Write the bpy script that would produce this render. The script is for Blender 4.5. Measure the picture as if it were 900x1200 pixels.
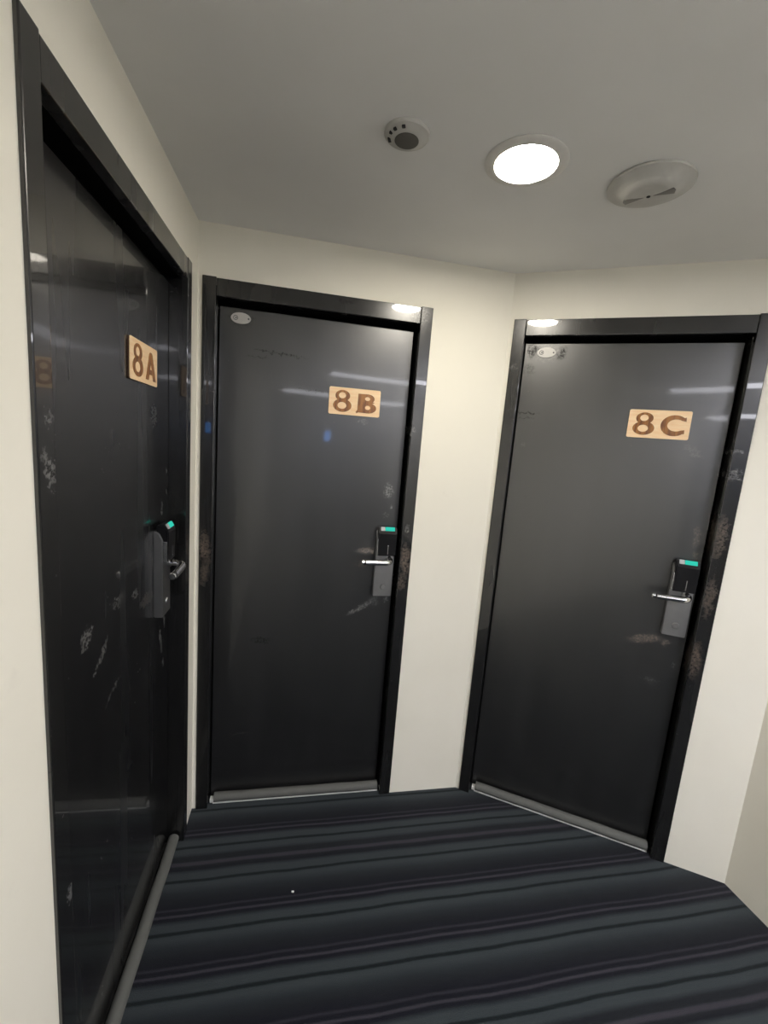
import bpy, bmesh, math, random
from mathutils import Vector, Matrix

for o in list(bpy.data.objects):
    bpy.data.objects.remove(o, do_unlink=True)
scn = bpy.context.scene
COL = scn.collection
random.seed(8)

# ------------------------------------------------------------------ camera
CAM_H, PITCH, ROLL, FPX = 1.5631, 0.1569, 0.0801, 510.92
_f = Vector((0, math.cos(PITCH), -math.sin(PITCH)))
_r0 = Vector((1, 0, 0)); _u0 = _r0.cross(_f)
_c, _s = math.cos(ROLL), math.sin(ROLL)
_r = _r0 * _c + _u0 * _s
_u = -_r0 * _s + _u0 * _c
cam = bpy.data.cameras.new('camera')
cam.sensor_fit = 'HORIZONTAL'; cam.sensor_width = 36.0; cam.lens = 36.0 * FPX / 900.0
cam.clip_start = 0.02
camo = bpy.data.objects.new('camera', cam); COL.objects.link(camo)
camo.matrix_world = Matrix(((_r.x, _u.x, -_f.x, 0), (_r.y, _u.y, -_f.y, 0), (_r.z, _u.z, -_f.z, CAM_H), (0, 0, 0, 1)))
scn.camera = camo

# ------------------------------------------------------------------ world, exposure
w = bpy.data.worlds.new('world'); scn.world = w; w.use_nodes = True
w.node_tree.nodes['Background'].inputs[0].default_value = (0.6, 0.62, 0.7, 1)
w.node_tree.nodes['Background'].inputs[1].default_value = 0.02
vs = scn.view_settings
vs.view_transform = 'Standard'; vs.look = 'None'; vs.gamma = 1.0; vs.use_curve_mapping = False
vs.exposure = -0.06
LAMP_STRENGTH = 174.0       # emission of the round ceiling downlight (built below)
LAMP_COLOR = (1.0, 0.93, 0.80, 1)
BATTEN_STRENGTH = 17.0     # flat panels over the corridor behind the camera
BATTEN_COLOR = (0.93, 0.93, 1.0, 1)

# ------------------------------------------------------------------ plan of the lobby (metres, floor z = 0)
CEIL = 2.2503
C1 = Vector((-0.69936, 1.59096)); C2 = Vector((0.43588, 1.82224)); CD = Vector((1.41800, 1.44842))
DA = Vector((0.18629, -0.98250)); DB = (C2 - C1).normalized(); DC = (CD - C2).normalized(); DD = Vector((0.23571, -0.97182))
END_A = C1 + DA * 6.0
nB = Vector((-DB.y, DB.x))
tD = ((END_A - CD).dot(nB)) / DD.dot(nB)
END_D = CD + DD * tD

# ------------------------------------------------------------------ material helpers
def new_mat(name):
    m = bpy.data.materials.new(name); m.use_nodes = True
    nt = m.node_tree
    return m, nt, nt.nodes['Principled BSDF']
def node(nt, typ, **kw):
    n = nt.nodes.new(typ)
    for k, v in kw.items():
        if k in n.bl_rna.properties.keys() and k not in ('inputs',): setattr(n, k, v)
    return n
def math_(nt, op, a, b=None, clamp=False):
    n = nt.nodes.new('ShaderNodeMath'); n.operation = op; n.use_clamp = clamp
    for i, v in enumerate((a, b)):
        if v is None: continue
        if isinstance(v, (int, float)): n.inputs[i].default_value = v
        else: nt.links.new(v, n.inputs[i])
    return n.outputs[0]
def noise(nt, vec, scale, detail=3, rough=.55, dist=0.0):
    n = nt.nodes.new('ShaderNodeTexNoise'); n.inputs['Scale'].default_value = scale
    n.inputs['Detail'].default_value = detail; n.inputs['Roughness'].default_value = rough; n.inputs['Distortion'].default_value = dist
    if vec is not None: nt.links.new(vec, n.inputs['Vector'])
    return n.outputs['Fac']
def maprange(nt, v, a, b, c=0.0, d=1.0, smooth=True):
    n = nt.nodes.new('ShaderNodeMapRange'); n.interpolation_type = 'SMOOTHSTEP' if smooth else 'LINEAR'
    nt.links.new(v, n.inputs['Value'])
    for k, x in zip(('From Min', 'From Max', 'To Min', 'To Max'), (a, b, c, d)): n.inputs[k].default_value = x
    return n.outputs['Result']
def mixc(nt, fac, a, b):
    n = nt.nodes.new('ShaderNodeMix'); n.data_type = 'RGBA'
    if isinstance(fac, (int, float)): n.inputs[0].default_value = fac
    else: nt.links.new(fac, n.inputs[0])
    for i, v in ((6, a), (7, b)):
        if isinstance(v, tuple): n.inputs[i].default_value = v
        else: nt.links.new(v, n.inputs[i])
    return n.outputs[2]
def bump(nt, h, strength, dist, p=None, inp='Normal', prev=None):
    n = nt.nodes.new('ShaderNodeBump'); n.inputs['Strength'].default_value = strength; n.inputs['Distance'].default_value = dist
    nt.links.new(h, n.inputs['Height'])
    if prev is not None: nt.links.new(prev, n.inputs['Normal'])
    if p is not None: nt.links.new(n.outputs[0], p.inputs[inp])
    return n.outputs[0]
def objco(nt):
    return nt.nodes.new('ShaderNodeTexCoord').outputs['Object']
def simple(name, col, rough=.5, metal=0.0, spec=.5, bump_scale=None, bump_d=.0005, coat=0.0):
    m, nt, p = new_mat(name)
    co = objco(nt)
    f = noise(nt, co, 30, 3)
    c = mixc(nt, f, tuple(x * .9 for x in col) + (1,), tuple(min(1, x * 1.1) for x in col) + (1,))
    nt.links.new(c, p.inputs['Base Color'])
    p.inputs['Roughness'].default_value = rough; p.inputs['Metallic'].default_value = metal
    p.inputs['Specular IOR Level'].default_value = spec; p.inputs['Coat Weight'].default_value = coat
    if bump_scale: bump(nt, noise(nt, co, bump_scale, 3), .4, bump_d, p)
    return m
def emit(name, col, strength):
    m = bpy.data.materials.new(name); m.use_nodes = True; nt = m.node_tree
    nt.nodes.remove(nt.nodes['Principled BSDF'])
    e = nt.nodes.new('ShaderNodeEmission'); e.inputs[0].default_value = col; e.inputs[1].default_value = strength
    nt.links.new(e.outputs[0], nt.nodes['Material Output'].inputs[0])
    return m

def wall_paint():
    m, nt, p = new_mat('cream_wall_paint')
    co = objco(nt)
    big = noise(nt, co, 1.6, 4); mid = noise(nt, co, 9, 4)
    c = mixc(nt, maprange(nt, big, .3, .7), (.822, .793, .695, 1), (.862, .833, .74, 1))
    scuff = maprange(nt, mid, .66, .78, 0, .10)
    c = mixc(nt, scuff, c, (.55, .50, .44, 1))
    nt.links.new(c, p.inputs['Base Color'])
    p.inputs['Roughness'].default_value = .62; p.inputs['Specular IOR Level'].default_value = .25
    b1 = bump(nt, noise(nt, co, 7, 3), .25, .006)
    bump(nt, noise(nt, co, 160, 2), .15, .0008, p, prev=b1)
    return m
def ceiling_paint():
    m, nt, p = new_mat('white_ceiling_paint')
    co = objco(nt)
    c = mixc(nt, maprange(nt, noise(nt, co, 2.2, 3), .3, .7), (.80, .80, .79, 1), (.84, .84, .83, 1))
    nt.links.new(c, p.inputs['Base Color'])
    p.inputs['Roughness'].default_value = .8; p.inputs['Specular IOR Level'].default_value = .2
    bump(nt, noise(nt, co, 5, 3), .2, .006, p)
    return m
def carpet():
    m, nt, p = new_mat('striped_navy_carpet')
    co = objco(nt)
    dot = nt.nodes.new('ShaderNodeVectorMath'); dot.operation = 'DOT_PRODUCT'
    wob = nt.nodes.new('ShaderNodeTexNoise'); wob.inputs['Scale'].default_value = 260; wob.inputs['Detail'].default_value = 1
    nt.links.new(co, wob.inputs['Vector'])
    nt.links.new(co, dot.inputs[0]); dot.inputs[1].default_value = (nB.x, nB.y, 0)
    v = dot.outputs['Value']
    slow = noise(nt, co, 3.0, 2)
    v = math_(nt, 'ADD', v, math_(nt, 'MULTIPLY', math_(nt, 'SUBTRACT', wob.outputs['Fac'], .5), .006))
    v = math_(nt, 'ADD', v, math_(nt, 'MULTIPLY', math_(nt, 'SUBTRACT', slow, .5), .016))
    w_ = math_(nt, 'FLOORED_MODULO', math_(nt, 'SUBTRACT', v, .886), .629)
    tD_ = math_(nt, 'FRACT', math_(nt, 'DIVIDE', w_, .1665))
    tS_ = math_(nt, 'DIVIDE', math_(nt, 'SUBTRACT', w_, .4995), .1295)
    sel = math_(nt, 'GREATER_THAN', w_, .4995)
    G = (.040, .050, .056, 1); K = (.006, .010, .012, 1); N = (.0052, .0058, .0115, 1); L = (.042, .040, .052, 1); L2 = (.025, .024, .033, 1); M = (.0105, .0125, .017, 1)
    def ramp(stops, fac):
        r = nt.nodes.new('ShaderNodeValToRGB'); el = r.color_ramp.elements
        el[0].position = stops[0][0]; el[0].color = stops[0][1]
        el[1].position = stops[-1][0]; el[1].color = stops[-1][1]
        for pos, col in stops[1:-1]:
            e = el.new(pos); e.color = col
        nt.links.new(fac, r.inputs[0]); return r.outputs[0]
    rd = ramp([(0, K), (.022, K), (.05, G), (.16, G), (.25, N), (.29, N), (.315, L), (.335, L), (.36, N), (.41, N), (.435, L2), (.45, L2), (.48, N), (.62, M), (.76, (.020, .025, .030, 1)), (.90, G), (.96, G), (.985, K), (1, K)], tD_)
    rs = ramp([(0, K), (.03, K), (.06, G), (.22, G), (.33, N), (.42, M), (.47, L), (.53, L), (.58, M), (.70, M), (.82, G), (.95, G), (.98, K), (1, K)], tS_)
    c = mixc(nt, sel, rd, rs)
    fib = noise(nt, co, 420, 2)
    c = mixc(nt, maprange(nt, fib, .3, .7, 0, .35), c, (.008, .009, .012, 1))
    nt.links.new(c, p.inputs['Base Color'])
    p.inputs['Roughness'].default_value = .95; p.inputs['Specular IOR Level'].default_value = .1
    p.inputs['Sheen Weight'].default_value = .12; p.inputs['Sheen Roughness'].default_value = .5
    b = bump(nt, noise(nt, co, 12, 2), .3, .004)
    bump(nt, noise(nt, co, 500, 2), .6, .003, p, prev=b)
    return m

def black_gloss(name, tan=(), pale=(), dark=(), rough=.42, coat=.55, coat_rough=.07, wave=.25, spec=1.0, ior=1.5, base=(.0085, .0085, .009)):
    """near-black laminate; tan / pale / dark: worn patches (x, z, half-width, half-height, turn in degrees, strength) in door metres"""
    m, nt, p = new_mat(name)
    co = objco(nt)
    wob = nt.nodes.new('ShaderNodeTexNoise'); wob.inputs['Scale'].default_value = 55; wob.inputs['Detail'].default_value = 4
    nt.links.new(co, wob.inputs['Vector'])
    sub = nt.nodes.new('ShaderNodeVectorMath'); sub.operation = 'MULTIPLY_ADD'
    nt.links.new(wob.outputs['Color'], sub.inputs[0]); sub.inputs[1].default_value = (.040, 0, .040)
    off = nt.nodes.new('ShaderNodeVectorMath'); off.operation = 'SUBTRACT'; nt.links.new(co, off.inputs[0]); off.inputs[1].default_value = (.020, 0, .020)
    nt.links.new(off.outputs[0], sub.inputs[2])
    cw = sub.outputs[0]
    def patches(lst):
        acc = None
        for (x, z, rx, rz, a, k) in lst:
            mp = nt.nodes.new('ShaderNodeMapping'); mp.vector_type = 'TEXTURE'
            mp.inputs['Location'].default_value = (x, 0, z); mp.inputs['Rotation'].default_value = (0, math.radians(-a), 0); mp.inputs['Scale'].default_value = (rx, 50, rz)
            nt.links.new(cw, mp.inputs['Vector'])
            ln = nt.nodes.new('ShaderNodeVectorMath'); ln.operation = 'LENGTH'; nt.links.new(mp.outputs[0], ln.inputs[0])
            f = maprange(nt, ln.outputs['Value'], .35, 1.0, k, 0.0)
            acc = f if acc is None else math_(nt, 'MAXIMUM', acc, f)
        return acc
    base4 = base + (1,)
    streak_map = nt.nodes.new('ShaderNodeMapping'); streak_map.inputs['Scale'].default_value = (14, 14, 1.2); nt.links.new(co, streak_map.inputs['Vector'])
    streak = noise(nt, streak_map.outputs[0], 1.0, 1.5)
    c = mixc(nt, maprange(nt, streak, .35, .75), base4, tuple(x * 1.5 for x in base) + (1,))
    clump = noise(nt, co, 120, 6, .7, .4)
    speck = math_(nt, 'MULTIPLY', maprange(nt, noise(nt, co, 95, 2), .70, .76), maprange(nt, noise(nt, co, 5, 2), .52, .66))
    c = mixc(nt, math_(nt, 'MULTIPLY', speck, .25), c, (.20, .18, .16, 1))
    total = math_(nt, 'MULTIPLY', speck, .3); dmask = None
    for lst, colr, lo, hi in ((dark, (.004, .004, .004, 1), .40, .60), (tan, (.21, .16, .125, 1), .36, .66), (pale, (.36, .36, .35, 1), .40, .68)):
        if not lst: continue
        f = math_(nt, 'MULTIPLY', patches(lst), maprange(nt, clump, lo, hi))
        c = mixc(nt, f, c, colr)
        if lst is dark: dmask = f
        total = math_(nt, 'MAXIMUM', total, f)
    nt.links.new(c, p.inputs['Base Color'])
    r = math_(nt, 'ADD', maprange(nt, streak, .3, .7, rough - .012, rough + .018), math_(nt, 'MULTIPLY', total, .2))
    nt.links.new(r, p.inputs['Roughness'])
    cwt = math_(nt, 'MULTIPLY', math_(nt, 'SUBTRACT', 1.0, total, True), coat)
    nt.links.new(cwt, p.inputs['Coat Weight']); p.inputs['Coat Roughness'].default_value = coat_rough
    p.inputs['Specular IOR Level'].default_value = spec; p.inputs['IOR'].default_value = ior
    if dmask is not None: nt.links.new(math_(nt, 'MULTIPLY', math_(nt, 'SUBTRACT', 1.0, math_(nt, 'MULTIPLY', dmask, .85)), spec), p.inputs['Specular IOR Level'])
    wm = nt.nodes.new('ShaderNodeMapping'); wm.inputs['Scale'].default_value = (5.5, 5.5, 2.2); nt.links.new(co, wm.inputs['Vector'])
    bump(nt, noise(nt, wm.outputs[0], 1.0, 0), wave, .006, p, 'Coat Normal')
    bump(nt, noise(nt, wm.outputs[0], 1.0, 0), wave * .5, .006, p)
    return m

M_WALL = wall_paint(); M_CEIL = ceiling_paint(); M_CARPET = carpet()
M_GAP = simple('black_rebate', (.004, .004, .004), .9, spec=.05)
M_STEEL = simple('brushed_steel', (.32, .32, .32), .42, 1.0)
M_CHROME = simple('polished_chrome', (.72, .72, .72), .14, 1.0)
M_LOCKBLACK = simple('black_lock_plastic', (.005, .005, .006), .4, spec=.25)
M_LED = emit('teal_indicator', (.05, .82, .62, 1), .75)
M_LENS = simple('clear_grey_lens', (.45, .47, .48), .2)
M_BADGE = simple('silver_badge', (.50, .49, .47), .4, .2)
M_BADGE_MARK = simple('grey_badge_print', (.10, .10, .11), .5)
M_TUBE = simple('grey_foam_tube', (.11, .112, .105), .75, bump_scale=300)
M_FLAP = simple('white_plastic_flap', (.75, .75, .73), .5)
M_TRIM = simple('white_fixture_plastic', (.70, .69, .66), .45)
M_GREYTRIM = simple('offwhite_fixture_plastic', (.52, .515, .49), .5)
M_DARKMESH = simple('dark_grille', (.10, .095, .085), .7)
M_LOUVRE = simple('grey_louvre', (.24, .235, .22), .6)
M_SLOT = simple('black_slot', (.02, .02, .02), .8)
M_LAMP = emit('lit_diffuser', LAMP_COLOR, LAMP_STRENGTH)
M_BATTEN = emit('lit_batten', BATTEN_COLOR, BATTEN_STRENGTH)
M_FILL = emit('added_fill_panel', BATTEN_COLOR, 44.0)  # invented fill light for the walls, set where the doors do not mirror it
M_BLUE = emit('blue_screen', (.06, .32, .95, 1), 17.0)
M_CRUMB = simple('white_crumb', (.75, .75, .72), .8)
def wood():
    m, nt, p = new_mat('pale_birch_plywood')
    co = objco(nt)
    mp = nt.nodes.new('ShaderNodeMapping'); mp.inputs['Scale'].default_value = (3, 1, 22); nt.links.new(co, mp.inputs['Vector'])
    f = noise(nt, mp.outputs[0], 4, 5, .6, .6)
    c = mixc(nt, maprange(nt, f, .3, .7), (.88, .60, .34, 1), (.95, .73, .48, 1))
    nt.links.new(c, p.inputs['Base Color']); p.inputs['Roughness'].default_value = .5
    p.inputs['Specular IOR Level'].default_value = .3
    return m
def letter_mat():
    m, nt, p = new_mat('brown_engraved_letter')
    co = objco(nt)
    mp = nt.nodes.new('ShaderNodeMapping'); mp.inputs['Scale'].default_value = (26, 1, 5); nt.links.new(co, mp.inputs['Vector'])
    f = noise(nt, mp.outputs[0], 2.2, 4, .6, .5)
    c = mixc(nt, maprange(nt, f, .35, .65), (.13, .042, .010, 1), (.36, .15, .035, 1))
    nt.links.new(c, p.inputs['Base Color']); p.inputs['Roughness'].default_value = .33
    return m
M_WOOD = wood(); M_LETTER = letter_mat(); M_BURNT = simple('burnt_plywood_edge', (.10, .045, .02), .7)

# ------------------------------------------------------------------ mesh helpers
def link(name, bm, mat, parent=None, smooth=False, mats=None):
    me = bpy.data.meshes.new(name)
    bmesh.ops.recalc_face_normals(bm, faces=bm.faces[:])
    bm.to_mesh(me); bm.free()
    for m in (mats or [mat]): me.materials.append(m)
    if smooth:
        for p in me.polygons: p.use_smooth = True
        try: me.set_sharp_from_angle(angle=math.radians(38))
        except Exception: pass
    o = bpy.data.objects.new(name, me); COL.objects.link(o)
    if parent is not None: o.parent = parent
    return o
def box(bm, x0, x1, y0, y1, z0, z1, bev=0.0, seg=2):
    vs_ = [bm.verts.new((x, y, z)) for x in (x0, x1) for y in (y0, y1) for z in (z0, z1)]
    fs = [(0, 1, 3, 2), (4, 6, 7, 5), (0, 4, 5, 1), (2, 3, 7, 6), (0, 2, 6, 4), (1, 5, 7, 3)]
    faces = [bm.faces.new([vs_[i] for i in f]) for f in fs]
    if bev > 0:
        ed = list({e for f in faces for e in f.edges})
        bmesh.ops.bevel(bm, geom=ed, offset=bev, segments=seg, affect='EDGES', profile=.6)
def boxo(name, dims, mat, parent, bev=0.0, seg=2):
    bm = bmesh.new(); box(bm, *dims, bev=bev, seg=seg); return link(name, bm, mat, parent)
def prism_plan(bm, pts, z0, z1):
    a = [bm.verts.new((p[0], p[1], z0)) for p in pts]; b = [bm.verts.new((p[0], p[1], z1)) for p in pts]
    bm.faces.new(a); bm.faces.new(b)
    n = len(pts)
    for i in range(n): bm.faces.new((a[i], a[(i + 1) % n], b[(i + 1) % n], b[i]))
def prism_xz(bm, pts, y0, y1):
    a = [bm.verts.new((p[0], y0, p[1])) for p in pts]; b = [bm.verts.new((p[0], y1, p[1])) for p in pts]
    bm.faces.new(a); bm.faces.new(b)
    n = len(pts)
    for i in range(n): bm.faces.new((a[i], a[(i + 1) % n], b[(i + 1) % n], b[i]))
def lathe(bm, prof, n=48, cx=0, cy=0):
    """prof: list of (radius, z), turned about the z axis"""
    rings = []
    for r, z in prof:
        if r < 1e-6: rings.append([bm.verts.new((cx, cy, z))])
        else: rings.append([bm.verts.new((cx + r * math.cos(2 * math.pi * k / n), cy + r * math.sin(2 * math.pi * k / n), z)) for k in range(n)])
    for a, b in zip(rings, rings[1:]):
        for k in range(n):
            k2 = (k + 1) % n
            if len(a) == 1 and len(b) == 1: continue
            if len(a) == 1: bm.faces.new((a[0], b[k], b[k2]))
            elif len(b) == 1: bm.faces.new((a[k], a[k2], b[0]))
            else: bm.faces.new((a[k], a[k2], b[k2], b[k]))
def tube(bm, pts, rad, n=14, cap=True):
    pts = [Vector(p) for p in pts]; rings = []
    prev = None
    for i, p in enumerate(pts):
        t = (pts[min(i + 1, len(pts) - 1)] - pts[max(i - 1, 0)]).normalized()
        if prev is None:
            u = t.orthogonal().normalized()
        else:
            u = (prev - t * prev.dot(t)).normalized()
        prev = u; v = t.cross(u)
        r = rad[i] if isinstance(rad, (list, tuple)) else rad
        rings.append([bm.verts.new(p + (u * math.cos(2 * math.pi * k / n) + v * math.sin(2 * math.pi * k / n)) * r) for k in range(n)])
    for a, b in zip(rings, rings[1:]):
        for k in range(n): bm.faces.new((a[k], a[(k + 1) % n], b[(k + 1) % n], b[k]))
    if cap: bm.faces.new(rings[0]); bm.faces.new(rings[-1])
def empty(name, loc, rotz=0.0):
    o = bpy.data.objects.new(name, None); COL.objects.link(o); o.empty_display_size = .1
    o.location = loc; o.rotation_euler = (0, 0, rotz); return o
def tag(o, label, cat=None, group=None, kind=None):
    o['label'] = label
    if cat: o['category'] = cat
    if group: o['group'] = group
    if kind: o['kind'] = kind
    return o
def ang(d): return math.atan2(d.y, d.x)

# ------------------------------------------------------------------ shell
WT = .14
poly = [END_A, C1, C2, CD, END_D]                     # room side, walked so that the room lies to the right
SEG = [(END_A, C1), (C1, C2), (C2, CD), (CD, END_D), (END_D, END_A)]
def outer_corner(i):
    """corner i of the closed plan pushed outwards by the wall thickness"""
    a, b, c = poly[i - 1], poly[i], poly[(i + 1) % 5]
    d1 = (b - a).normalized(); d2 = (c - b).normalized()
    n1 = Vector((-d1.y, d1.x)); n2 = Vector((-d2.y, d2.x))
    m = (n1 + n2); m = m / m.dot(n1)
    return b + m * WT
def wall(name, i, opening, label):
    a, b = poly[i], poly[(i + 1) % 5]
    d = (b - a).normalized(); n = Vector((-d.y, d.x)); L = (b - a).length
    oa, ob = outer_corner(i), outer_corner((i + 1) % 5)
    bm = bmesh.new()
    if opening:
        x0, x1, zt = opening
        p0 = a + d * x0; p1 = a + d * x1
        prism_plan(bm, [a, p0, p0 + n * WT, oa], 0, CEIL)
        prism_plan(bm, [p1, b, ob, p1 + n * WT], 0, CEIL)
        prism_plan(bm, [p0, p1, p1 + n * WT, p0 + n * WT], zt, CEIL)
        bmesh.ops.remove_doubles(bm, verts=bm.verts[:], dist=1e-5)
    else:
        prism_plan(bm, [a, b, ob, oa], 0, CEIL)
    return tag(link(name, bm, M_WALL), label, kind='structure')

LA = (C1 - END_A).length
# doors: outer edges of the casing measured along each wall
DOOR = {'A': (LA - .972, LA - .104), 'B': (.0155, .8407), 'C': (.0171, .8467)}
CW = .046                                             # casing width
FT = 2.080                                            # casing top
def op(k): return (DOOR[k][0] + .02, DOOR[k][1] - .02, FT - .025)
wall('wall_left', 0, op('A'), 'cream painted wall around the door marked 8A')
wall('wall_middle', 1, op('B'), 'cream painted wall around the door marked 8B')
wall('wall_right', 2, op('C'), 'cream painted wall around the door marked 8C')
wall('wall_side', 3, None, 'plain cream wall running back from the wall of door 8C')
wall('wall_rear', 4, None, 'unseen wall closing the corridor opposite door 8B, made charcoal to darken door reflections').data.materials[0] = simple('dark_reflection_wall', (.05, .05, .052), .6)  # charcoal is invented for this unseen wall so the doors reflect less
outer = [outer_corner(i) for i in range(5)]
bm = bmesh.new(); prism_plan(bm, outer, -.08, 0.0)
tag(link('floor', bm, M_CARPET), 'navy and grey striped carpet floor', kind='structure')
bm = bmesh.new(); prism_plan(bm, outer, CEIL, CEIL + .08)
tag(link('ceiling', bm, M_CEIL), 'off-white painted flat ceiling', kind='structure')

# ------------------------------------------------------------------ doors
REC = .050                                            # leaf set back from the wall face
PRO = .007                                            # casing proud of the wall face
def make_lock(parent, x, z, y):
    """card lock; x, z = lower left corner of the plate, y = leaf face"""
    W, Hh = .078, .297
    root = bpy.data.objects.new('card_lock', None); COL.objects.link(root); root.parent = parent; root.location = (x, y, z)
    root['label'] = 'steel card lock with black reader and chrome lever'
    bm = bmesh.new()
    prism_pts = [(0, 0), (-.026, 0), (-.026, .250), (-.016, .272), (0, .280)]      # side profile (y, z)
    a = [bm.verts.new((0, q[0], q[1])) for q in prism_pts]; b = [bm.verts.new((W, q[0], q[1])) for q in prism_pts]
    bm.faces.new(a); bm.faces.new(b)
    for i in range(len(a)): bm.faces.new((a[i], a[(i + 1) % len(a)], b[(i + 1) % len(a)], b[i]))
    bmesh.ops.bevel(bm, geom=bm.edges[:], offset=.0025, segments=2, affect='EDGES')
    link('lock_body', bm, M_STEEL, root)
    # reader: black block standing proud of the steel, its top sloping forward
    bm = bmesh.new()
    pr = [(-.006, .292), (-.006, .178), (-.040, .178), (-.042, .276), (-.030, .297), (-.012, .297)]
    a = [bm.verts.new((.004, q[0], q[1])) for q in pr]; b = [bm.verts.new((W + .002, q[0], q[1])) for q in pr]
    bm.faces.new(a); bm.faces.new(b)
    for i in range(len(a)): bm.faces.new((a[i], a[(i + 1) % len(a)], b[(i + 1) % len(a)], b[i]))
    bmesh.ops.bevel(bm, geom=bm.edges[:], offset=.003, segments=2, affect='EDGES')
    link('card_reader', bm, M_LOCKBLACK, root)
    # indicator: sloping lens along the top front edge, teal part and clear part
    def lens(x0, x1, m, nm):
        bm = bmesh.new()
        q = [(-.0375, .2835), (-.0405, .2850), (-.0325, .2990), (-.0290, .2985)]
        a = [bm.verts.new((x0, r[0], r[1])) for r in q]; b = [bm.verts.new((x1, r[0], r[1])) for r in q]
        bm.faces.new(a); bm.faces.new(b)
        for i in range(4): bm.faces.new((a[i], a[(i + 1) % 4], b[(i + 1) % 4], b[i]))
        bmesh.ops.bevel(bm, geom=bm.edges[:], offset=.001, segments=2, affect='EDGES')
        return link(nm, bm, m, root, True)
    lens(.030, .070, M_LED, 'indicator_light')['label'] = 'teal lit indicator'
    lens(.012, .0295, M_LENS, 'indicator_lens')
    boxo('card_slot_mark', (.045, .0475, -.0418, -.0395, .186, .224), M_CHROME, root, .0005)
    boxo('reader_edge_strip', (.0015, .0048, -.0385, -.026, .180, .246), M_CHROME, root, .0006)
    # key cover
    bm = bmesh.new(); n = 28
    prof = [(0.0, -.0305), (.0105, -.0300), (.0120, -.0285), (.0125, -.0255)]
    rings = []
    for r, yy in prof:
        rings.append([bm.verts.new((.041 + r * math.cos(2 * math.pi * k / n), yy, .042 + r * math.sin(2 * math.pi * k / n))) for k in range(n)] if r else [bm.verts.new((.041, yy, .042))])
    for a, b in zip(rings, rings[1:]):
        for k in range(n):
            if len(a) == 1: bm.faces.new((a[0], b[k], b[(k + 1) % n]))
            else: bm.faces.new((a[k], a[(k + 1) % n], b[(k + 1) % n], b[k]))
    link('key_cover', bm, M_STEEL, root, True)
    # lever: rose, neck out of the plate, bend, grip with a dark groove and an end cap
    zl = .158
    bm = bmesh.new(); tube(bm, [(.056, -.024, zl + .009), (.056, -.034, zl + .009)], .0155, 20); link('lever_rose', bm, M_STEEL, root, True)
    bm = bmesh.new()
    path = [(.056, -.030, zl + .009), (.056, -.052, zl + .007)]
    for k in range(1, 8):
        t = k / 7 * math.pi / 2
        path.append((.056 - .020 * (1 - math.cos(t)), -.052 - .020 * math.sin(t), zl + .006 * (1 - k / 7)))
    path += [(.000, -.073, zl), (-.048, -.073, zl - .001)]
    tube(bm, path, [.0115] * (len(path) - 1) + [.0108], 16)
    link('lever', bm, M_CHROME, root, True)
    bm = bmesh.new(); tube(bm, [(-.047, -.071, zl - .001), (-.053, -.071, zl - .001)], .0090, 16); link('lever_groove', bm, M_SLOT, root, True)
    bm = bmesh.new(); tube(bm, [(-.0525, -.071, zl - .001), (-.062, -.071, zl - .001), (-.064, -.071, zl - .001)], [.0108, .0108, .0088], 16); link('lever_tip', bm, M_CHROME, root, True)
    return root

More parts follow.
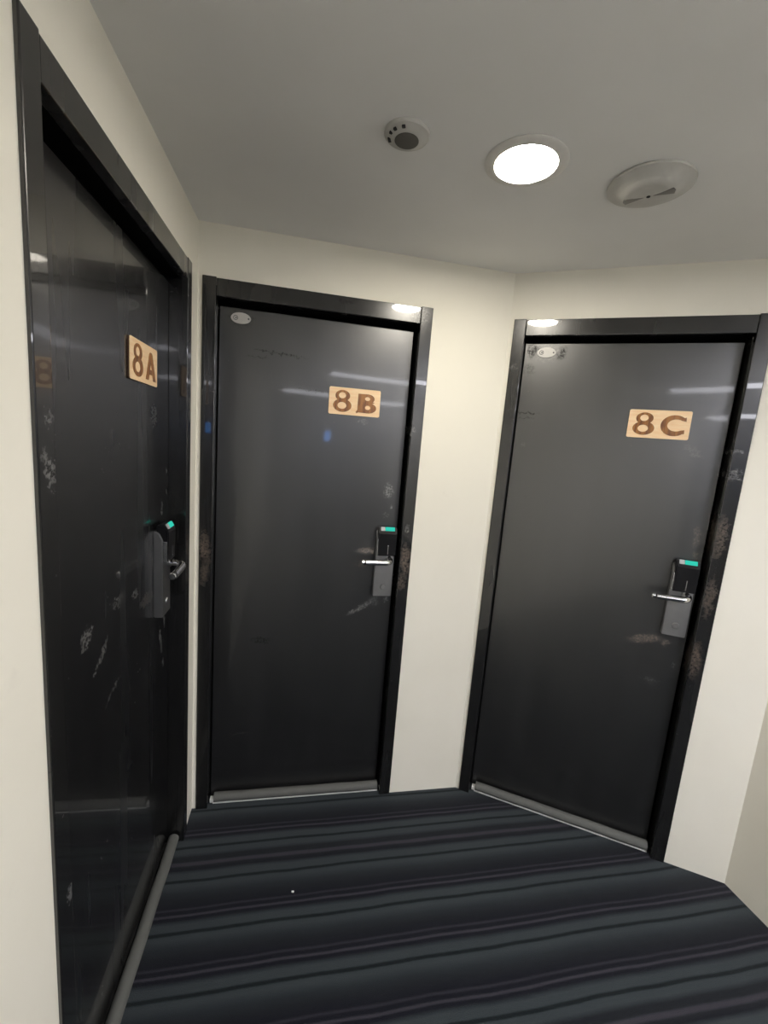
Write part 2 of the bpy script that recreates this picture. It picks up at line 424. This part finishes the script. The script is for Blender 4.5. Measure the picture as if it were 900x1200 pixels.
def make_door(num, key, origin, d, label, tan, pale, dark, ctan, cpale, lock_x, lock_z, badge, gloss):
    x0, x1 = DOOR[key]
    root = empty('door_%d' % num, (origin.x, origin.y, 0), ang(d))
    tag(root, label, kind='structure')
    leafm = black_gloss('black_door_laminate_%d' % num, tan, pale, dark, **gloss)
    casem = black_gloss('black_casing_laminate_%d' % num, ctan, cpale, (), rough=.26, coat=.8, coat_rough=.03, wave=.025, spec=.6, base=(.007, .007, .007))
    # casings: the jambs run full height, the head sits between them
    boxo('jamb_casing', (x0, x0 + CW, -PRO, .020, 0, FT), casem, root, .0022)
    boxo('jamb_casing', (x1 - CW, x1, -PRO, .020, 0, FT), casem, root, .0022)
    boxo('head_casing', (x0 + CW + .0008, x1 - CW - .0008, -PRO + .001, .020, FT - .062, FT - .003), casem, root, .0022)
    # linings: reveal between casing and leaf, and the rebate behind the leaf
    boxo('jamb_lining', (x0 + .0205, x0 + CW, .0195, .128, 0, FT - .026), casem, root)
    boxo('jamb_lining', (x1 - CW, x1 - .0205, .0195, .128, 0, FT - .026), casem, root)
    boxo('head_lining', (x0 + CW, x1 - CW, .0195, .128, FT - .062, FT - .026), M_GAP, root)
    boxo('door_stop', (x0 + CW, x1 - CW, .094, .128, FT - .14, FT - .062), M_GAP, root)
    boxo('door_stop', (x0 + CW, x0 + CW + .03, .094, .128, 0, FT - .14), M_GAP, root)
    boxo('door_stop', (x1 - CW - .03, x1 - CW, .094, .128, 0, FT - .14), M_GAP, root)
    gr = .010 if key != 'A' else .003
    bm = bmesh.new(); box(bm, x0 + CW + .003, x1 - CW - gr, REC, REC + .042, .012, FT - .079, .0015, 1)
    link('door_leaf', bm, leafm, root)
    if badge:
        bx, bz = badge
        n = 40
        bm = bmesh.new()
        prism_xz(bm, [(bx + .035 * math.cos(2 * math.pi * k / n), bz + .0195 * math.sin(2 * math.pi * k / n)) for k in range(n)], REC - .0035, REC)
        bmesh.ops.bevel(bm, geom=[e for e in bm.edges if abs(e.verts[0].co.y - e.verts[1].co.y) < 1e-6 and e.verts[0].co.y < REC - .002], offset=.0015, segments=2, affect='EDGES')
        b = link('oval_badge', bm, M_BADGE, root, True); b['label'] = 'small silver oval badge'
        bm = bmesh.new()
        for cx_, r1, r2 in ((bx - .018, .0085, .0062), (bx - .0165, .0030, 0), (bx + .027, .0032, 0)):
            k = 20
            if r2:
                o_ = [bm.verts.new((cx_ + r1 * math.cos(2 * math.pi * i / k), REC - .0040, bz + r1 * math.sin(2 * math.pi * i / k))) for i in range(k)]
                i_ = [bm.verts.new((cx_ + r2 * math.cos(2 * math.pi * i / k), REC - .0040, bz + r2 * math.sin(2 * math.pi * i / k))) for i in range(k)]
                for i in range(k): bm.faces.new((o_[i], o_[(i + 1) % k], i_[(i + 1) % k], i_[i]))
            else:
                bm.faces.new([bm.verts.new((cx_ + r1 * math.cos(2 * math.pi * i / k), REC - .0040, bz + r1 * math.sin(2 * math.pi * i / k))) for i in range(k)])
        link('badge_emblem', bm, M_BADGE_MARK, b)
    make_lock(root, lock_x, lock_z, REC)
    return root

tanB = [(.665, 1.115, .05, .018, 0, .8), (.66, 1.06, .05, .02, 10, .45)]
paleB = [(.735, 1.37, .028, .04, 0, .75), (.752, 1.30, .010, .014, 0, .8), (.655, .865, .095, .013, 30, .5), (.71, .895, .03, .03, 0, .35), (.762, .90, .010, .02, 0, .8),
         (.605, 1.64, .03, .012, 0, .35), (.17, .30, .05, .005, 4, .35), (.735, 1.27, .02, .01, 0, .3)]
darkB = [(.28, 1.86, .13, .006, -3, .9), (.25, .72, .05, .02, 0, .7), (.138, 1.967, .06, .035, 0, .5), (.40, 1.74, .09, .004, -3, .6), (.2, 1.84, .05, .004, 0, .6)]
tanC = [(.655, .885, .075, .022, 14, .75), (.725, .885, .025, .016, 10, .6), (.76, 1.31, .016, .05, 0, .5), (.765, 1.24, .010, .018, 0, .5)]
paleC = [(.70, 1.62, .05, .016, -30, .22), (.105, 1.60, .012, .012, 0, .35), (.769, .80, .008, .022, 0, .5), (.150, 1.966, .075, .040, 0, .28), (.70, .72, .04, .006, 0, .3)]
darkC = [(.095, 1.972, .03, .035, 0, 1), (.205, 1.964, .025, .035, 0, 1), (.10, 1.73, .06, .006, -4, .9), (.10, 1.71, .05, .004, 4, .7), (.09, 1.90, .03, .03, 0, .5)]
def ax(s): return LA - s
tanA = [(ax(.36), 1.05, .06, .025, 0, .3)]
paleA = [(ax(.45), 1.10, .03, .02, 0, .5), (ax(.72), 1.10, .035, .03, 40, .5), (ax(.66), 1.02, .07, .012, 40, .45), (ax(.56), 1.12, .05, .02, 0, .35), (ax(.23), .86, .012, .06, 12, .8), (ax(.20), .93, .008, .05, 6, .8),
         (ax(.17), 1.42, .008, .02, 0, .8), (ax(.17), 1.35, .008, .014, 0, .8), (ax(.29), 1.59, .035, .045, 0, .3), (ax(.22), 1.30, .02, .03, 0, .4), (ax(.60), .90, .06, .01, 20, .3), (ax(.21), .77, .008, .02, 0, .8)]
GB = dict(rough=.345, coat=.40, coat_rough=.05, wave=.34, ior=1.60, base=(.006, .006, .0065))
GA = dict(rough=.26, coat=.6, coat_rough=.05, wave=.03, ior=1.5, base=(.006, .006, .0065))
dA = make_door(1, 'A', END_A, (C1 - END_A).normalized(), 'black laminate door with the 8A plate in the left wall', tanA, paleA, [(ax(.5), .6, .05, .01, 0, .3)],
               [(ax(.12), 1.62, .02, .05, 0, .4)], [(ax(.945), 1.48, .02, .05, 20, .5), (ax(.94), 1.56, .015, .02, 0, .5), (ax(.93), .7, .02, .03, 30, .5)], ax(.297), .965, None, GA)
dB = make_door(2, 'B', C1, DB, 'black laminate door with the 8B plate, grey oval badge at its upper hinge corner', tanB, paleB, darkB,
               [(.818, 1.09, .026, .085, 4, .75), (.812, 1.00, .02, .05, -8, .5), (.037, 1.12, .024, .08, 5, .65), (.035, 1.02, .018, .06, -5, .45)], [(.815, 1.22, .016, .022, 0, .7), (.80, 1.62, .012, .03, 0, .5), (.79, 2.05, .06, .05, 0, .15)], .6985, .925, (.138, 1.967), GB)
dC = make_door(3, 'C', C2, DC, 'black laminate door with the 8C plate, pale residue around its oval badge', tanC, paleC, darkC,
               [(.815, 1.33, .028, .10, 0, .5), (.815, .86, .024, .09, 0, .6), (.82, 1.10, .02, .1, 0, .45)], [(.82, 1.55, .028, .025, 0, .5), (.815, 1.63, .028, .012, 0, .5), (.035, 1.9, .02, .02, 0, .3)], .7005, .925, (.148, 1.966), GB)

# ------------------------------------------------------------------ number plates
def ell(cx_, cz_, rx, rz, n=40, a0=0, a1=2 * math.pi, closed=True):
    m = n if closed else n - 1
    return [(cx_ + rx * math.cos(a0 + (a1 - a0) * k / m), cz_ + rz * math.sin(a0 + (a1 - a0) * k / m)) for k in range(n)]
def glyph(ch):
    """outline and holes in a unit cell about 0.062 m high, centred on 0, 0"""
    if ch == '8':
        t = (0, .0165, .0195, .0170); b = (0, -.0130, .0245, .0200)
        def inside(p, e): return ((p[0] - e[0]) / e[2]) ** 2 + ((p[1] - e[1]) / e[3]) ** 2 < 1
        up = [p for p in ell(*t, 72, -math.pi / 2, 1.5 * math.pi) if not inside(p, b)]
        lo = [p for p in ell(*b, 72, math.pi / 2, 2.5 * math.pi) if not inside(p, t)]
        return up + lo, [ell(-.001, .0175, .0095, .0095, 28), ell(-.001, -.0135, .0118, .0105, 28)]
    if ch == 'A':
        o = [(-.027, -.031), (-.0125, -.031), (-.0085, -.018), (.0085, -.018), (.0125, -.031), (.027, -.031), (.0085, .027), (.0045, .0315), (-.0045, .0315), (-.0085, .027)]
        return o, [[(-.0055, -.0065), (.0055, -.0065), (0, .0095)]]
    if ch == 'B':
        o = [(-.027, -.0330), (-.022, -.0300)] + ell(.004, -.0140, .0225, .0165, 22, -math.pi / 2, math.pi * .34, False) + [(.0215, .0045)] + ell(.002, .0155, .0185, .0145, 18, -math.pi * .22, math.pi / 2, False) + [(-.024, .0295), (-.0245, -.022), (-.029, -.029)]
        return o, [ell(.0015, .0150, .0070, .0062, 20), ell(.0030, -.0130, .0072, .0068, 20)]
    if ch == 'C':
        o = ell(.002, 0, .0300, .0315, 44, math.pi * .24, math.pi * 1.76, False)
        i = ell(.0055, .001, .0190, .0180, 44, math.pi * 1.70, math.pi * .30, False)
        return [(.0255, .0255)] + o[1:-1] + [(.0255, -.0235), (.0250, -.0120)] + i + [(.0265, .0130)], []
def glyph_mesh(name, ch, ox, oz, y, thick, sx, sz, parent):
    cu = bpy.data.curves.new('outline', 'CURVE'); cu.dimensions = '2D'; cu.fill_mode = 'BOTH'; cu.extrude = thick / 2
    out, holes = glyph(ch)
    for pts in [out] + holes:
        sp = cu.splines.new('POLY'); sp.points.add(len(pts) - 1); sp.use_cyclic_u = True
        for p, q in zip(sp.points, pts): p.co = (q[0] * sx, q[1] * sz, 0, 1)
    tmp = bpy.data.objects.new('outline', cu); COL.objects.link(tmp)
    me = bpy.data.meshes.new_from_object(tmp.evaluated_get(bpy.context.evaluated_depsgraph_get()))
    bpy.data.objects.remove(tmp, do_unlink=True); bpy.data.curves.remove(cu)
    me.transform(Matrix.Translation((ox, y, oz)) @ Matrix.Rotation(math.pi / 2, 4, 'X'))
    me.materials.clear(); me.materials.append(M_LETTER)
    me.name = name
    o = bpy.data.objects.new(name, me); COL.objects.link(o); o.parent = parent
    return o
def number_plate(key, origin, d, xc, zc, letter, tilt, label, sz=1.0):
    n = Vector((-d.y, d.x)); b = origin + d * xc + n * REC
    root = empty('number_plate', (b.x, b.y, zc), 0)
    root.rotation_euler = (0, 0, ang(d))
    root.matrix_world = Matrix.Translation((b.x, b.y, zc)) @ Matrix.Rotation(ang(d), 4, 'Z') @ Matrix.Rotation(math.radians(tilt), 4, 'Y')
    W, H, R = .1005, .0515, .006
    pts = []
    for cx_, cz_, a in ((W - R, H - R, 0), (-W + R, H - R, 90), (-W + R, -H + R, 180), (W - R, -H + R, 270)):
        pts += [(cx_ + R * math.cos(math.radians(a + 15 * k)), cz_ + R * math.sin(math.radians(a + 15 * k))) for k in range(7)]
    bm = bmesh.new(); prism_xz(bm, pts, -.0058, -.0040); link('plate_face', bm, M_WOOD, root)
    bm = bmesh.new(); prism_xz(bm, [(p[0] * .996, p[1] * .992) for p in pts], -.0040, -.0003); link('plate_edge', bm, M_BURNT, root)
    glyph_mesh('numeral', '8', -.0480, .000, -.0062, .0010, 1.46, 1.24, root)
    glyph_mesh('letter', letter, .0475, -.002, -.0062, .0010, 1.46, 1.20, root)
    return tag(root, label, 'sign', 'wooden number plates on the doors')
number_plate('A', END_A, (C1 - END_A).normalized(), ax(.380), 1.722, 'A', 0.5, 'pale wooden number plate with brown characters 8A')
number_plate('B', C1, DB, .5715, 1.7105, 'B', -0.3, 'pale wooden number plate with brown characters 8B')
number_plate('C', C2, DC, .5745, 1.7105, 'C', -0.2, 'pale wooden number plate with brown characters 8C')

# ------------------------------------------------------------------ draught stoppers at the foot of each door
def stopper(origin, d, x0, x1, label):
    root = empty('draught_stopper', (origin.x, origin.y, 0), ang(d))
    bm = bmesh.new(); k = 12
    tube(bm, [(x0 + (x1 - x0) * i / k, .026 + .0008 * math.sin(i * 1.7), .0235 + .0006 * math.sin(i * 2.3)) for i in range(k + 1)], .0185, 20)
    link('foam_tube', bm, M_TUBE, root, True)
    boxo('base_flap', (x0 - .004, x1 + .003, .015, .046, .0008, .0030), M_FLAP, root, .0008)
    boxo('end_plug', (x0 - .016, x0 - .001, .016, .036, .0045, .022), M_FLAP, root, .002)
    return tag(root, label, 'draught stopper', 'grey foam draught stoppers under the doors')
stopper(END_A, (C1 - END_A).normalized(), ax(.918), ax(.158), 'grey foam draught stopper tube along the foot of door 8A')
stopper(C1, DB, .083, .786, 'grey foam draught stopper tube along the foot of door 8B')
stopper(C2, DC, .088, .788, 'grey foam draught stopper tube along the foot of door 8C')

# ------------------------------------------------------------------ ceiling fittings
lx, ly = .272, 1.165
root = empty('downlight', (lx, ly, CEIL))
bm = bmesh.new(); lathe(bm, [(.0720, -.0030), (.0740, -.0065), (.0920, -.0050), (.0975, -.0015), (.0975, -.0002), (.0720, -.0002), (.0720, -.0030)], 64)
link('trim_ring', bm, M_TRIM, root, True)
bm = bmesh.new(); lathe(bm, [(.0722, -.0024), (.0, -.0024)], 64)
link('diffuser', bm, M_LAMP, root)
tag(root, 'round white recessed downlight, lit, on the ceiling', 'ceiling light')

root = empty('smoke_detector', (-.016, 1.099, CEIL))
bm = bmesh.new(); lathe(bm, [(.0, -.0002), (.0515, -.0002), (.0515, -.004), (.0490, -.007), (.0440, -.008), (.0350, -.0135), (.0295, -.0150), (.0270, -.0150)], 48)
link('housing', bm, M_GREYTRIM, root, True)
bm = bmesh.new(); lathe(bm, [(.0272, -.0146), (.0272, -.0158), (.020, -.0172), (.0, -.0176)], 40)
link('sensor_grille', bm, M_DARKMESH, root, True)
for a, s_ in ((170, 1.5), (205, .7), (228, .9), (258, .9)):
    bm = bmesh.new()
    box(bm, .0360, .0430, -.0042 * s_, .0042 * s_, -.0135, -.0085, .001, 1)
    bmesh.ops.transform(bm, matrix=Matrix.Rotation(math.radians(a), 4, 'Z'), verts=bm.verts[:])
    link('vent_slot', bm, M_SLOT, root)
tag(root, 'small round detector with dark grille beside the downlight', 'smoke detector')

root = empty('ceiling_vent_cover', (.596, 1.208, CEIL), math.radians(-37))
bm = bmesh.new(); lathe(bm, [(.0, -.0002), (.0960, -.0002), (.0985, -.003), (.0975, -.007), (.0930, -.009), (.080, -.0125), (.066, -.0205)], 64)
link('flange', bm, M_GREYTRIM, root, True)
bm = bmesh.new(); lathe(bm, [(.0665, -.0202), (.058, -.0262), (.045, -.0280), (.0, -.0290)], 56)
link('centre_disc', bm, M_GREYTRIM, root, True)
for s_ in (1, -1):
    bm = bmesh.new(); 
    pts = [(.010 * s_, .000), (.054 * s_, .013), (.0575 * s_, .0), (.054 * s_, -.011)]
    prism_plan(bm, pts, -.0295, -.0265); link('louvre', bm, M_LOUVRE, root)
bm = bmesh.new(); lathe(bm, [(.0045, -.0285), (.0045, -.0302), (0, -.0305)], 16); link('centre_screw', bm, M_SLOT, root)
tag(root, 'wide flat round ceiling cover with bow-tie louvres', 'ceiling vent')

# two flat LED panels over the corridor: they show as bright streaks in the glossy doors; the third is added fill light
for (cx_, cy_, L, D, a_, m_, lab) in ((1.10, -1.10, 1.15, .25, ang(DB) * .3, M_BATTEN, 'narrow lit ceiling panel across the corridor nearer the doors'),
                                      (1.45, -3.55, 1.9, .50, ang(DB) * .3, M_BATTEN, 'wide lit ceiling panel across the corridor by the rear wall'),
                                      (1.56, -.50, 1.3, .28, ang(DD), M_FILL, 'added unseen fill light panel along the plain side wall')):
    root = empty('ceiling_panel_light', (cx_, cy_, CEIL), a_)
    boxo('panel_frame', (-L / 2 - .015, L / 2 + .015, -D / 2 - .015, D / 2 + .015, -.012, -.0005), M_TRIM, root, .003)
    boxo('panel_diffuser', (-L / 2, L / 2, -D / 2, D / 2, -.0145, -.0115), m_, root, .001)
    tag(root, lab, 'ceiling light', 'panel lights over the corridor')

# small blue screen on the rear wall, mirrored in door 8B
dR = (END_A - END_D).normalized(); nR = Vector((-dR.y, dR.x))
P0 = Vector((-.24, 1.73)); rd = Vector((.26, -.97)).normalized()
t = ((END_A - P0).dot(nR)) / rd.dot(nR)
pp = P0 + rd * t
root = empty('wall_screen', (pp.x, pp.y, 1.58), ang(dR))
boxo('screen_case', (-.075, .075, -.022, -.0006, -.095, .095), M_TRIM, root, .006)
boxo('screen_panel', (-.060, .060, -.0245, -.0215, -.080, .080), M_BLUE, root, .001)
tag(root, 'small blue-lit screen fixed on the rear corridor wall', 'wall screen')

# crumb on the carpet
bm = bmesh.new(); bmesh.ops.create_icosphere(bm, subdivisions=2, radius=.0036)
for v in bm.verts: v.co = Vector((v.co.x * 1.3, v.co.y, max(v.co.z, -.0026) * .8)) * (1 + random.uniform(-.15, .15))
o = link('paper_crumb', bm, M_CRUMB, None, True); o.location = (-.211, 1.287, .0024)
tag(o, 'tiny white paper crumb lying on the striped carpet', 'crumb')
